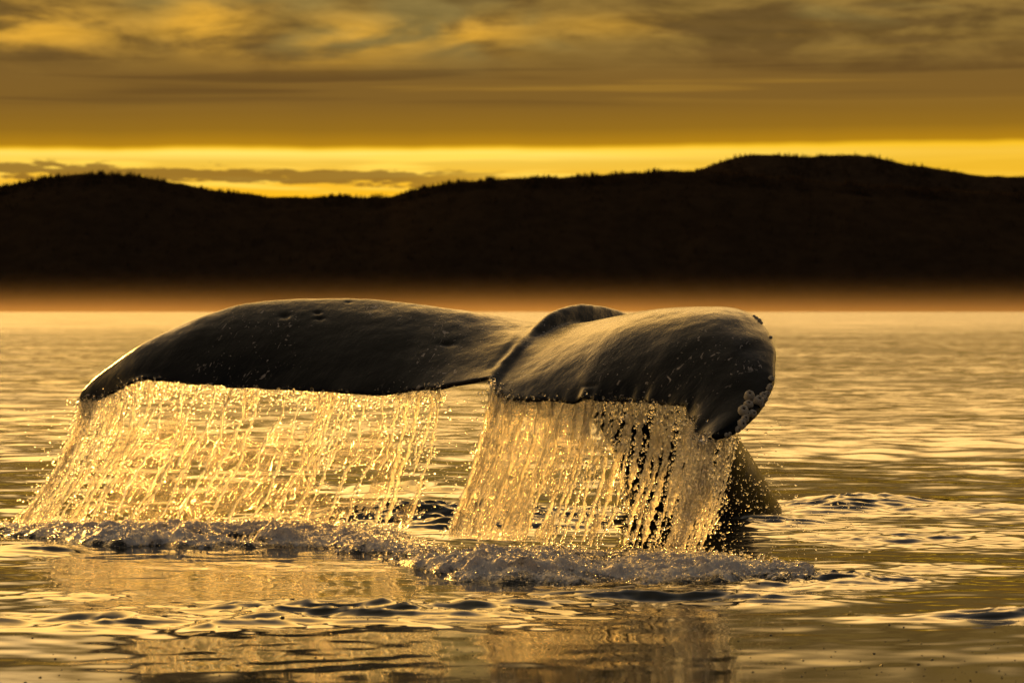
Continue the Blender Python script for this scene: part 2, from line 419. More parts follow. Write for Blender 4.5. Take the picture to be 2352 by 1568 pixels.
def forest(name, V, t, nrow, ncol, mat, label, count, hmin, hmax, xr):
    """firs: three stacked cones each, one joined mass"""
    seg = 6
    ang = np.arange(seg)*2*np.pi/seg
    prof = [(0.0, 0.20, 0.55), (0.28, 0.15, 0.75), (0.55, 0.095, 1.0)]   # base height, radius, apex height
    uv, uf = [], []
    for b, r, a in prof:
        o = len(uv)
        for q in ang: uv.append((r*math.cos(q), r*math.sin(q), b))
        uv.append((0, 0, a))
        for i in range(seg): uf.append((o+i, o+(i+1) % seg, o+seg))
    uv, uf = np.array(uv), np.array(uf)
    g = np.random.default_rng(5)
    ridge_row = int(np.argmin(np.abs(t-1.0)))
    n_r = count*2//3
    ci = g.uniform(0, ncol-1.01, count)
    x_all = V[0, :, 0]
    lo, hi_ = np.searchsorted(x_all, xr[0]), np.searchsorted(x_all, xr[1])
    ci = g.uniform(lo, min(hi_, ncol-1.01), count)
    rj = np.concatenate([ridge_row + g.uniform(-4.0, 0.6, n_r), g.uniform(ridge_row*0.25, ridge_row, count-n_r)])
    rj = np.clip(rj, 0, nrow-1.01)
    i0, j0 = ci.astype(int), rj.astype(int); fi, fj = (ci-i0)[:, None], (rj-j0)[:, None]
    P = V[j0, i0]*(1-fi)*(1-fj) + V[j0, i0+1]*fi*(1-fj) + V[j0+1, i0]*(1-fi)*fj + V[j0+1, i0+1]*fi*fj
    clump = 0.65 + 0.6*smooth(fbm(P[:, 0]/30.0, P[:, 1]/200.0, 2.0, 3), -0.5, 0.6)
    H = (hmin + (hmax-hmin)*g.random(count)**2.2) * clump
    W = H*g.uniform(0.9, 1.35, count)
    P[:, 2] -= 1.2
    VV = uv[None]*np.stack([W, W, H], 1)[:, None, :] + P[:, None, :]
    F = (uf[None] + (np.arange(count)*len(uv))[:, None, None]).reshape(-1, 3)
    o = mesh_np(name, VV.reshape(-1, 3), F, mat, shade=False)
    tag(o, label, 'forest', kind='stuff')
fir_mat = hill_material('fir_needles', (0.030, 0.021, 0.013))
forest('forest', HV, ht, *HV.shape[:2], fir_mat, 'fir forest covering the near dark ridge', 15000, 2.6, 6.8, (-900, 900))
forest('far_forest', FV, ft, *FV.shape[:2], fir_mat, 'fir forest on the higher hill behind', 5000, 3.2, 7.5, (100, 1100))

# low mist lying on the water below the hills
mm, n = mat_new('mist_air')
mz = n.sep(n.n('ShaderNodeNewGeometry').outputs['Position'])[2]
den = n.m('POWER', n.m('SUBTRACT', 1.0, n.m('DIVIDE', mz, 56.0), clamp=True), 6.5)
pvn = n.n('ShaderNodeVolumePrincipled')
pvn.inputs['Color'].default_value = (0.90, 0.66, 0.42, 1); pvn.inputs['Anisotropy'].default_value = 0.35
n.put(pvn.inputs['Density'], n.m('MULTIPLY', den, 0.0017))
finish(n, None, vol=pvn.outputs[0])
bx0, bx1, by0, by1, bz0, bz1 = -2600, 2600, 2300, 2760, -0.35, 56.0
mist = mesh_np('low_mist', [(bx0,by0,bz0),(bx1,by0,bz0),(bx1,by1,bz0),(bx0,by1,bz0),(bx0,by0,bz1),(bx1,by0,bz1),(bx1,by1,bz1),(bx0,by1,bz1)],
               [(3,2,1,0),(4,5,6,7),(0,1,5,4),(1,2,6,5),(2,3,7,6),(3,0,4,7)], mm, shade=False)
tag(mist, 'low golden mist lying on the water along the far shore', 'mist', kind='stuff')

# ------------------------------------------------------------------ the whale's tail
LE = [(0,188,900,17.74),(0.5,215,873,17.76),(1,252,843,17.76),(1.5,320,795,17.80),(2,400,754,17.88),(2.5,490,718,17.93),(3,600,693,17.96),(3.5,720,687,17.94),(4,850,690,17.88),(5,1050,714,17.74),(6,1180,738,17.68),(7,1260,750,17.6),(8,1340,748,17.45),(9,1450,733,17.2),(10,1570,718,16.85),(11,1680,712,16.45),(11.5,1718,719,16.25),(12,1750,742,16.05),(13,1780,815,15.6),(14,1771,890,15.25),(15,1725,958,15.0),(15.6,1685,988,14.92),(16,1642,1005,14.88)]
TE = [(0,180,921,17.70),(0.5,213,921,17.62),(1,262,901,17.55),(1.4,300,879,17.48),(1.7,335,871,17.42),(1.8,345,872,17.41),(2,375,874,17.38),(2.3,430,881,17.32),(2.6,490,884,17.25),(2.7,512,885,17.23),(2.75,518,891,17.22),(3,560,891,17.18),(3.5,650,896,17.05),(4,740,898,16.95),(4.5,810,902,16.85),(4.8,868,906,16.8),(5.1,915,902,16.75),(5.5,960,893,16.7),(5.9,1005,889,16.63),(6.3,1045,875,16.57),(6.7,1090,858,16.5),(7,1120,848,16.45),(7.12,1127,850,16.43),(7.25,1129,868,16.35),(7.5,1136,886,16.3),(8,1160,908,16.2),(8.5,1195,917,16.1),(9,1250,917,16.0),(9.5,1300,922,15.88),(9.7,1322,925,15.83),(9.85,1338,913,15.8),(10.1,1360,916,15.75),(10.4,1390,920,15.7),(11,1450,921,15.6),(11.5,1500,923,15.48),(12,1540,931,15.38),(12.35,1572,931,15.3),(12.55,1576,955,15.25),(12.9,1596,966,15.15),(13.05,1598,968,15.14),(13.3,1591,983,15.1),(14,1600,997,15.05),(15,1612,1006,14.95),(16,1630,1008,14.88)]
BULGE = [(0,0.0),(1,0.012),(2,0.03),(3,0.05),(4,0.05),(5,0.05),(6,0.03),(7,0.0),(8,0.03),(9,0.10),(10,0.15),(11,0.15),(12,0.12),(13,0.075),(14,0.045),(15,0.025),(16,0.01)]
THICK = [(0,0.025),(1,0.05),(2,0.07),(3,0.11),(4,0.16),(5,0.20),(6,0.26),(7,0.32),(8,0.30),(9,0.24),(10,0.19),(11,0.16),(12,0.13),(13,0.11),(14,0.09),(15,0.06),(16,0.03)]

def px3(rows):
    return at(rows[..., 0], rows[..., 1], rows[..., 2]).T if rows.ndim == 2 else at(*rows)

def te_point(u):
    return px3(interp(TE, np.atleast_1d(u)))

def build_whale():
    nu, nv = 620, 90
    u = np.linspace(0, 16, nu)
    le, te = px3(interp(LE, u)), px3(interp(TE, u))
    # small nicks and scallops along the trailing edge
    ch = te - le
    chn = ch / np.linalg.norm(ch, axis=1)[:, None]
    nick = 0.011*fbm(u*4.2, 0.3, 0.7, 3) - 0.030*np.clip(perlin(u*2.6, 7.7, 1.1) - 0.30, 0, 1) + 0.006*np.abs(perlin(u*9, 1.0, 2.0))
    nick *= smooth(u, 1.0, 1.6)*(1-smooth(u, 14.6, 15.6))
    right = smooth(u, 8.4, 9.0)*(1-smooth(u, 12.1, 12.4))
    nick += right*0.010*(1 - 2*np.abs(np.modf(u*3.1)[0] - 0.5))*0.9
    te = te + chn*nick[:, None]
    b = np.interp(u, *zip(*BULGE)); th = np.interp(u, *zip(*THICK))
    k = np.ones(31)/31
    b = np.convolve(np.pad(b, 15, 'edge'), k, 'valid'); th = np.convolve(np.pad(th, 15, 'edge'), k, 'valid')
    v = (1 - np.cos(np.linspace(0, np.pi, nv)))/2
    v = 0.5*v + 0.5*np.linspace(0, 1, nv)
    te_s = te.copy()
    for _ in range(260): te_s[1:-1] = (te_s[:-2] + 2*te_s[1:-1] + te_s[2:])/4
    blend = smooth(u, 0.6, 1.6)*(1-smooth(u, 13.8, 15.2))*(1-np.exp(-((u-7.1)/0.45)**4))
    te_s = te + (te_s-te)*blend[:, None]
    P = le[:, None]*(1-v)[None, :, None] + te_s[:, None]*v[None, :, None] + (te-te_s)[:, None]*smooth(v, 0.87, 1.0)[None, :, None]
    span = np.gradient(le*0.5+te*0.5, axis=0)
    for _ in range(40):
        span[1:-1] = (span[:-2] + span[1:-1]*2 + span[2:])/4
    nrm = np.cross(span, ch); nrm /= np.linalg.norm(nrm, axis=1)[:, None]
    nrm *= np.sign(nrm[:, 2])[:, None]
    arch = 4*v*(1-v)
    P = P + nrm[:, None]*(b[:, None]*arch[None])[..., None]
    # hollow running into the notch
    hol = np.exp(-((u-7.05)/0.75)**2)[:, None]*smooth(v, 0.45, 1.0)[None]
    P = P - nrm[:, None]*(0.05*hol)[..., None]
    prof = 2.9*(0.2969*np.sqrt(v) - 0.126*v - 0.3516*v**2 + 0.2843*v**3 - 0.1036*v**4)/0.29
    half = th[:, None]*0.5*prof[None]*1.02 + 0.011
    half[:, -1] = 0.009
    # inset so that the drawn outline keeps its place
    up = P + nrm[:, None]*(half*0.35)[..., None]
    dn = P - nrm[:, None]*(half*1.15)[..., None]
    a = np.concatenate([up.reshape(-1, 3), dn.reshape(-1, 3)])
    nvv = nu*nv
    f1 = grid_faces(nu, nv); f2 = grid_faces(nu, nv, nvv)[:, ::-1]
    i = np.arange(nu-1)*nv
    sideA = np.stack([i, i+nv, i+nv+nvv, i+nvv], 1)[:, ::-1]
    j = i + nv - 1
    sideB = np.stack([j, j+nv, j+nv+nvv, j+nvv], 1)
    q = np.arange(nv-1)
    endA = np.stack([q, q+1, q+1+nvv, q+nvv], 1)
    q2 = q + (nu-1)*nv
    endB = np.stack([q2, q2+1, q2+1+nvv, q2+nvv], 1)[:, ::-1]
    faces = np.concatenate([f1[:, ::-1], f2[:, ::-1], sideA[:, ::-1], sideB[:, ::-1], endA[:, ::-1], endB[:, ::-1]])
    # tail stock: rings along a path (X, Y, Z, half width, half height)
    path = np.array([(0,1.62,19.7,-0.95,0.66,0.80),(1,1.42,19.25,-0.40,0.60,0.74),(2,1.25,18.85,0.05,0.50,0.66),(3,1.10,18.5,0.42,0.37,0.55),(4,0.92,18.2,0.76,0.27,0.46),(5,0.68,17.93,1.00,0.22,0.38),(6,0.43,17.66,1.10,0.21,0.33),(7,0.26,17.40,1.09,0.19,0.285),(8,0.13,17.10,1.04,0.18,0.20),(9,0.0,16.80,0.97,0.13,0.08)])
    s = np.linspace(0, 9, 120)
    pc = np.stack([np.interp(s, path[:, 0], path[:, c]) for c in range(1, 6)], 1)
    for _ in range(30): pc[1:-1] = (pc[:-2] + 2*pc[1:-1] + pc[2:])/4
    c0 = pc[:, :3]; tan = np.gradient(c0, axis=0); tan /= np.linalg.norm(tan, axis=1)[:, None]
    lat = np.cross(tan, (0, 0, 1.0)); lat /= np.linalg.norm(lat, axis=1)[:, None]
    upv = np.cross(lat, tan)
    ns = 64; ang = np.arange(ns)*2*np.pi/ns
    ca, sa = np.cos(ang), np.sin(ang)
    # keeled section: narrower towards the top ridge
    wfac = ca*np.where(sa > 0, 1 - 0.45*sa**2, 1)
    ring = c0[:, None] + lat[:, None]*(pc[:, 3][:, None]*wfac[None])[..., None] + upv[:, None]*(pc[:, 4][:, None]*sa[None])[..., None]
    rv = ring.reshape(-1, 3); off = len(a)
    r_i = np.arange(len(s)-1)[:, None]*ns; c_i = np.arange(ns)[None]; c_n = (c_i+1) % ns
    rf = np.stack([r_i+c_i, r_i+c_n, r_i+ns+c_n, r_i+ns+c_i], 2).reshape(-1, 4) + off
    c_start, c_end = off+len(rv), off+len(rv)+1
    caps = []
    for q in range(0, ns, 2):
        caps.append((off+q, c_start, off+(q+2) % ns, off+q+1)); last = off+(len(s)-1)*ns
        caps.append((last+q, last+q+1, last+(q+2) % ns, c_end))
    V = np.concatenate([a, rv, [c0[0]], [c0[-1]]]); F = np.concatenate([faces, rf, np.array(caps)])
    tmp = mesh_np('tmp', V, F)
    md = tmp.modifiers.new('r', 'REMESH'); md.mode = 'VOXEL'; md.voxel_size = 0.0115; md.use_smooth_shade = True
    sm = tmp.modifiers.new('s', 'SMOOTH'); sm.factor = 0.5; sm.iterations = 4
    dg = bpy.context.evaluated_depsgraph_get()
    me = bpy.data.meshes.new_from_object(tmp.evaluated_get(dg))
    tm = tmp.data; bpy.data.objects.remove(tmp); bpy.data.meshes.remove(tm)
    me.name = 'body'
    return me

whale = bpy.data.objects.new('whale', None); COL.objects.link(whale); whale.location = (1.25, 18.85, 0)
tag(whale, 'dark grey whale tail with broad drooping flukes raised above the water', 'whale')
wme = build_whale()
nvw = len(wme.vertices)
co = np.zeros(nvw*3, np.float32); wme.vertices.foreach_get('co', co); co = co.reshape(-1, 3).astype(float)
no = np.zeros(nvw*3, np.float32); wme.vertices.foreach_get('normal', no); no = no.reshape(-1, 3).astype(float)

def make_bvh(me, co):
    me.calc_loop_triangles()
    tr = np.zeros(len(me.loop_triangles)*3, np.int32); me.loop_triangles.foreach_get('vertices', tr)
    return BVHTree.FromPolygons(co.tolist(), tr.reshape(-1, 3).tolist(), all_triangles=True)
bvh = make_bvh(wme, co)
def hit(px, py):
    d = Vector(at(px, py, 1.0)) - Vector((0, 0, CAM_H))
    r = bvh.ray_cast(Vector((0, 0, CAM_H)), d.normalized())
    return r[0], r[1]
disp = 0.006*fbm(co[:, 0]*3, co[:, 1]*3, co[:, 2]*3, 3)
# dents and the wrinkled fold that runs into the notch
def dent(px, py, rx, rz, depth):
    p, nn = hit(px, py)
    if p is None: return 0
    d2 = ((co[:, 0]-p.x)/rx)**2 + ((co[:, 2]-p.z)/rz)**2 + ((co[:, 1]-p.y)/(rx*1.5))**2
    return -0.55*depth*np.exp(-d2)
for a_ in [(655,726,0.035,0.020,0.022),(730,718,0.025,0.012,0.018),(735,731,0.030,0.010,0.018),(800,694,0.02,0.01,0.012),(1028,790,0.05,0.014,0.016),(1352,886,0.035,0.010,0.016)] + [(1216-86*q_**0.9, 752+92*q_, 0.035, 0.022, 0.0075) for q_ in np.linspace(0, 1, 22)] + [(1232-80*q_, 770+60*q_, 0.03, 0.016, -0.004) for q_ in np.linspace(0, 1, 16)]:
    disp = disp + dent(*a_)
# folds of skin, long ridges running from the top outer edge down to the notch side
fold_u = (co[:, 0]*0.62 + co[:, 1]*0.30 - co[:, 2]*0.62); fold_w = (co[:, 0]*0.66 + co[:, 1]*0.10 + co[:, 2]*0.70)
fmask = 0.4 + 0.6*np.exp(-((co[:, 0]-0.1)/0.55)**2)
disp = disp + 0.0030*(1-np.abs(perlin(fold_u*16, fold_w*2.2, co[:, 1]))*2)*fmask
co2 = co + no*disp[:, None]
wme.vertices.foreach_set('co', co2.astype(np.float32).ravel())

def skin_material():
    m, n = mat_new('wet_whale_skin')
    pos = n.n('ShaderNodeNewGeometry').outputs['Position']
    U = n.vm('DOT_PRODUCT', pos, (0.62, 0.30, -0.62)); W = n.vm('DOT_PRODUCT', pos, (0.66, 0.10, 0.70)); X_ = n.vm('DOT_PRODUCT', pos, (0.42, -0.95, 0.0))
    st = n.xyz(n.m('MULTIPLY', U, 62.0), n.m('MULTIPLY', W, 11.0), n.m('MULTIPLY', X_, 24.0))
    wr = n.noise(st, 1.0, 5.0, 0.62, 0.5)
    wr2 = n.noise(n.xyz(n.m('MULTIPLY', U, 150.0), n.m('MULTIPLY', W, 40.0), n.m('MULTIPLY', X_, 70.0)), 1.0, 3.0, 0.6)
    big = n.noise(pos, 2.2, 4.0, 0.55)
    col = n.mix(n.step(big, 0.35, 0.7), (0.0045, 0.0045, 0.005), (0.010, 0.0095, 0.0095))
    col = n.mix(n.m('MULTIPLY', n.step(wr, 0.55, 0.75), 0.35), col, (0.020, 0.019, 0.019))
    # pale scars and scuffs, sparse
    sc = n.noise(n.xyz(n.m('MULTIPLY', U, 30.0), n.m('MULTIPLY', W, 9.0), n.m('MULTIPLY', X_, 12.0)), 1.0, 4.0, 0.6, 1.2)
    sp = n.noise(pos, 1.7, 2.0, 0.5)
    sm_ = n.m('MULTIPLY', n.step(sc, 0.62, 0.68), n.step(sp, 0.47, 0.56))
    dots = n.noise(pos, 34.0, 2.0, 0.5)
    sm_ = n.m('MAXIMUM', sm_, n.m('MULTIPLY', n.step(dots, 0.69, 0.73), n.step(sp, 0.42, 0.56)))
    col = n.mix(n.m('MULTIPLY', sm_, 0.75), col, (0.42, 0.38, 0.36))
    h = n.m('ADD', n.m('MULTIPLY', wr, 0.75), n.m('MULTIPLY', wr2, 0.25))
    p = principled(n, Base_Color=col, IOR=1.22)
    n.put(p.inputs['Roughness'], n.m('MULTIPLY_ADD', big, 0.16, 0.15))
    n.put(p.inputs['Normal'], bump(n, h, 0.6, 0.0060))
    finish(n, p.outputs[0])
    return m
skin = skin_material()
wme.materials.clear(); wme.materials.append(skin)
body = bpy.data.objects.new('body', wme); COL.objects.link(body); body.parent = whale
body.location = (-1.25, -18.85, 0)

# barnacles
def barnacle_material():
    m, n = mat_new('barnacle_shell')
    oc = n.n('ShaderNodeTexCoord').outputs['Object']
    x, y, z = n.sep(oc)
    a = n.m('ARCTAN2', y, x)
    rib = n.noise(n.xyz(n.m('MULTIPLY', n.m('SINE', n.m('MULTIPLY', a, 3.0)), 2.0), n.m('MULTIPLY', z, 3.0), n.m('MULTIPLY', a, 1.5)), 1.5, 4.0, 0.6)
    c = n.mix(n.step(rib, 0.35, 0.62), (0.40, 0.36, 0.30), (0.66, 0.62, 0.56))
    p = principled(n, Base_Color=c, Roughness=0.6)
    n.put(p.inputs['Normal'], bump(n, rib, 0.6, 0.1))
    finish(n, p.outputs[0]); return m
bar_mat = barnacle_material()
hm, n = mat_new('barnacle_opening'); finish(n, principled(n, Base_Color=(0.035, 0.02, 0.015, 1), Roughness=0.7).outputs[0])
seg = 14
prof = [(0.98, -0.25), (1.0, 0.15), (0.93, 0.45), (0.80, 0.74), (0.60, 0.90), (0.40, 0.96), (0.28, 0.90), (0.22, 0.62)]
bv = []
for r_, z_ in prof:
    for i in range(seg):
        rr = r_*(1 + 0.06*math.cos(6*i*2*math.pi/seg)*(1 if r_ > 0.5 else 0)); q = 2*math.pi*i/seg
        bv.append((rr*math.cos(q), rr*math.sin(q), z_))
bf = [(a*seg+i, a*seg+(i+1) % seg, (a+1)*seg+(i+1) % seg, (a+1)*seg+i) for a in range(len(prof)-1) for i in range(seg)]
bme = bpy.data.meshes.new('barnacle'); bme.from_pydata(bv, [], bf)
for p in bme.polygons: p.use_smooth = True
bme.materials.append(bar_mat)
ov = [(0.25*math.cos(2*math.pi*i/10), 0.25*math.sin(2*math.pi*i/10), 0.74) for i in range(10)] + [(0, 0, 0.68)]
ome = bpy.data.meshes.new('opening'); ome.from_pydata(ov, [], [(i, (i+1) % 10, 10) for i in range(10)]); ome.materials.append(hm)
bvh = make_bvh(wme, co2)
BARN = [(1721,913,15.5),(1741,922,15),(1719,930,13),(1707,945,16),(1753,908,9),(1760,905,8),(1755,918,8),(1727,950,11),(1711,962,11),(1703,974,12),(1694,986,8),(1668,998,6),(1676,996,5),(1771,870,8),(1768,888,7),(1764,893,6),(1716,953,8),(1748,930,8)]
SMALL = [(1735,724,4),(1741,729,4),(1747,735,5),(1750,741,4),(1770,775,4),(1738,727,3),(1745,733,3)]
inv = Vector((1.25, 18.85, 0))
def put_barnacle(px, py, rp, mat=None):
    p, nn = hit(px, py)
    k = 0
    while p is None and k < 14:      # walk inwards until the skin is met
        px -= 1.6; py -= 1.0 if py > 860 else -1.0; k += 1
        p, nn = hit(px, py)
    if p is None: return
    r = rp * p.y / FPX
    o = bpy.data.objects.new('barnacle', bme); COL.objects.link(o); o.parent = whale
    dirn = (nn + Vector((0.10, -0.35, 0.05))).normalized()
    q = dirn.to_track_quat('Z', 'X')
    o.rotation_mode = 'QUATERNION'; o.rotation_quaternion = q @ Vector((0, 0, 1)).rotation_difference(Vector((0, 0, 1)))
    o.location = p - inv; o.scale = (r*random.uniform(0.85, 1.1), r*random.uniform(0.8, 1.05), r*random.uniform(0.8, 1.3))
    c = bpy.data.objects.new('opening', ome); COL.objects.link(c); c.parent = o
for b_ in BARN: put_barnacle(*b_)
for b_ in SMALL: put_barnacle(*b_)

# ------------------------------------------------------------------ falling water
def falling_material(name, rough, trl, clear, col, trans_tint=(1, 0.995, 0.98)):
    """clear water with a little aerated, light scattering share"""
    m, n = mat_new(name)
    g = principled(n, Base_Color=(*trans_tint, 1), Roughness=rough, IOR=1.33)
    g.inputs['Transmission Weight'].default_value = 1.0
    t = n.n('ShaderNodeBsdfTranslucent'); t.inputs[0].default_value = (*col, 1)
    mx = n.n('ShaderNodeMixShader'); mx.inputs[0].default_value = trl
    n.t.links.new(g.outputs[0], mx.inputs[1]); n.t.links.new(t.outputs[0], mx.inputs[2])
    tr = n.n('ShaderNodeBsdfTransparent')
    m2 = n.n('ShaderNodeMixShader'); m2.inputs[0].default_value = clear
    n.t.links.new(mx.outputs[0], m2.inputs[1]); n.t.links.new(tr.outputs[0], m2.inputs[2])
    finish(n, m2.outputs[0]); return m
drop_mat = falling_material('water_drop', 0.14, 0.0, 0.40, (0.95, 0.90, 0.80))
def stream_material():
    # aerated water: light from behind passes through, broken up by clear beads
    m, n = mat_new('water_stream')
    pos = n.n('ShaderNodeNewGeometry').outputs['Position']
    x_, y_, z_ = n.sep(pos)
    bead = n.noise(n.xyz(n.m('MULTIPLY', x_, 90.0), n.m('MULTIPLY', y_, 90.0), n.m('MULTIPLY', z_, 34.0)), 1.0, 3.0, 0.6, 0.4)
    t = n.n('ShaderNodeBsdfTranslucent'); t.inputs[0].default_value = (0.97, 0.93, 0.86, 1)
    tr = n.n('ShaderNodeBsdfTransparent')
    gl = n.n('ShaderNodeBsdfGlossy'); gl.inputs['Roughness'].default_value = 0.15
    m1 = n.n('ShaderNodeMixShader'); m1.inputs[0].default_value = 0.08
    n.t.links.new(t.outputs[0], m1.inputs[1]); n.t.links.new(gl.outputs[0], m1.inputs[2])
    m2 = n.n('ShaderNodeMixShader'); n.put(m2.inputs[0], n.m('MULTIPLY_ADD', n.step(bead, 0.36, 0.56), -0.66, 0.78))
    n.t.links.new(m1.outputs[0], m2.inputs[1]); n.t.links.new(tr.outputs[0], m2.inputs[2])
    finish(n, m2.outputs[0]); return m
stream_mat = stream_material()

def sheet_material(name, clear, scat):
    m, n = mat_new(name)
    pos = n.n('ShaderNodeNewGeometry').outputs['Position']
    x, y, z = n.sep(pos)
    v = n.xyz(n.m('MULTIPLY', n.m('SUBTRACT', x, n.m('MULTIPLY', z, 0.35)), 26.0), n.m('MULTIPLY', y, 10.0), n.m('MULTIPLY', z, 9.0))
    nz = n.noise(v, 1.0, 6.0, 0.68, 0.8)
    fine = n.noise(pos, 60.0, 3.0, 0.6, 0.5)
    nb = bump(n, n.m('ADD', n.m('MULTIPLY', nz, 0.8), n.m('MULTIPLY', fine, 0.25)), 0.9, 0.03)
    g = principled(n, Base_Color=(1.0, 0.99, 0.97, 1), Roughness=0.12, IOR=1.33); g.inputs['Transmission Weight'].default_value = 1.0
    n.put(g.inputs['Normal'], nb)
    t = n.n('ShaderNodeBsdfTranslucent'); t.inputs[0].default_value = (0.9, 0.82, 0.74, 1); n.put(t.inputs['Normal'], nb)
    tr = n.n('ShaderNodeBsdfTransparent'); tr.inputs[0].default_value = (0.97, 0.94, 0.90, 1)
    m1 = n.n('ShaderNodeMixShader'); n.put(m1.inputs[0], n.m('MULTIPLY_ADD', n.step(nz, 0.5, 0.7), scat, scat*0.35))
    n.t.links.new(g.outputs[0], m1.inputs[1]); n.t.links.new(t.outputs[0], m1.inputs[2])
    m2 = n.n('ShaderNodeMixShader'); n.put(m2.inputs[0], n.m('MULTIPLY_ADD', n.step(nz, 0.55, 0.35), 0.35, clear))
    n.t.links.new(m1.outputs[0], m2.inputs[1]); n.t.links.new(tr.outputs[0], m2.inputs[2])
    finish(n, m2.outputs[0]); return m
thin_mat = sheet_material('thin_water_sheet', 0.70, 0.12)
thick_mat = sheet_material('thick_water_sheet', 0.38, 0.30)

DRIP = TE + [(16.4, 1655, 1002, 14.92), (16.8, 1678, 991, 14.97), (17.1, 1694, 978, 15.02)]
def fall(u, t, prm):
    """point on the falling water: u along the trailing edge, t 0 at the edge .. 1 at the sea"""
    u = np.asarray(u, float); t = np.asarray(t, float)
    p = px3(interp(DRIP, np.clip(u.ravel(), 0, 17.1))).reshape(u.shape + (3,))
    dxy, zl = prm(u)
    e = t**1.45
    out = np.empty(u.shape + (3,))
    out[..., 0] = p[..., 0] + dxy[0]*e
    out[..., 1] = p[..., 1] + dxy[1]*e + 0.03
    z0 = p[..., 2] + 0.015
    out[..., 2] = z0 + (zl - z0)*t
    return out
def prm_left(u):
    return (np.interp(u, [0, 1, 3, 5, 6], [-0.40, -0.42, -0.38, -0.26, -0.20]), np.interp(u, [0, 3, 6], [-0.1, 0.1, 0.25])), np.interp(u, [0, 1, 6], [0.0, 0.03, 0.06])
def prm_right(u):
    return (np.interp(u, [7.5, 9, 10.5, 12, 13, 16, 17], [-0.26, -0.24, -0.22, -0.16, -0.12, -0.12, -0.13]), np.interp(u, [7.5, 11, 16], [0.0, 0.15, 0.45])), np.interp(u, [7.5, 16], [0.05, 0.05])

def tube(path, rad, ns=7):
    tan = np.gradient(path, axis=0); tan /= np.linalg.norm(tan, axis=1)[:, None] + 1e-9
    a = np.cross(tan, (0, 1.0, 0)); a /= np.linalg.norm(a, axis=1)[:, None] + 1e-9
    b = np.cross(tan, a)
    q = np.linspace(-0.12, 1.12, ns)*np.pi          # open at the back, rounded to the front and sides
    ring = path[:, None] + (a[:, None]*np.cos(q)[None, :, None] + b[:, None]*np.sin(q)[None, :, None])*rad[:, None, None]
    return ring.reshape(-1, 3), grid_faces(len(path), ns)

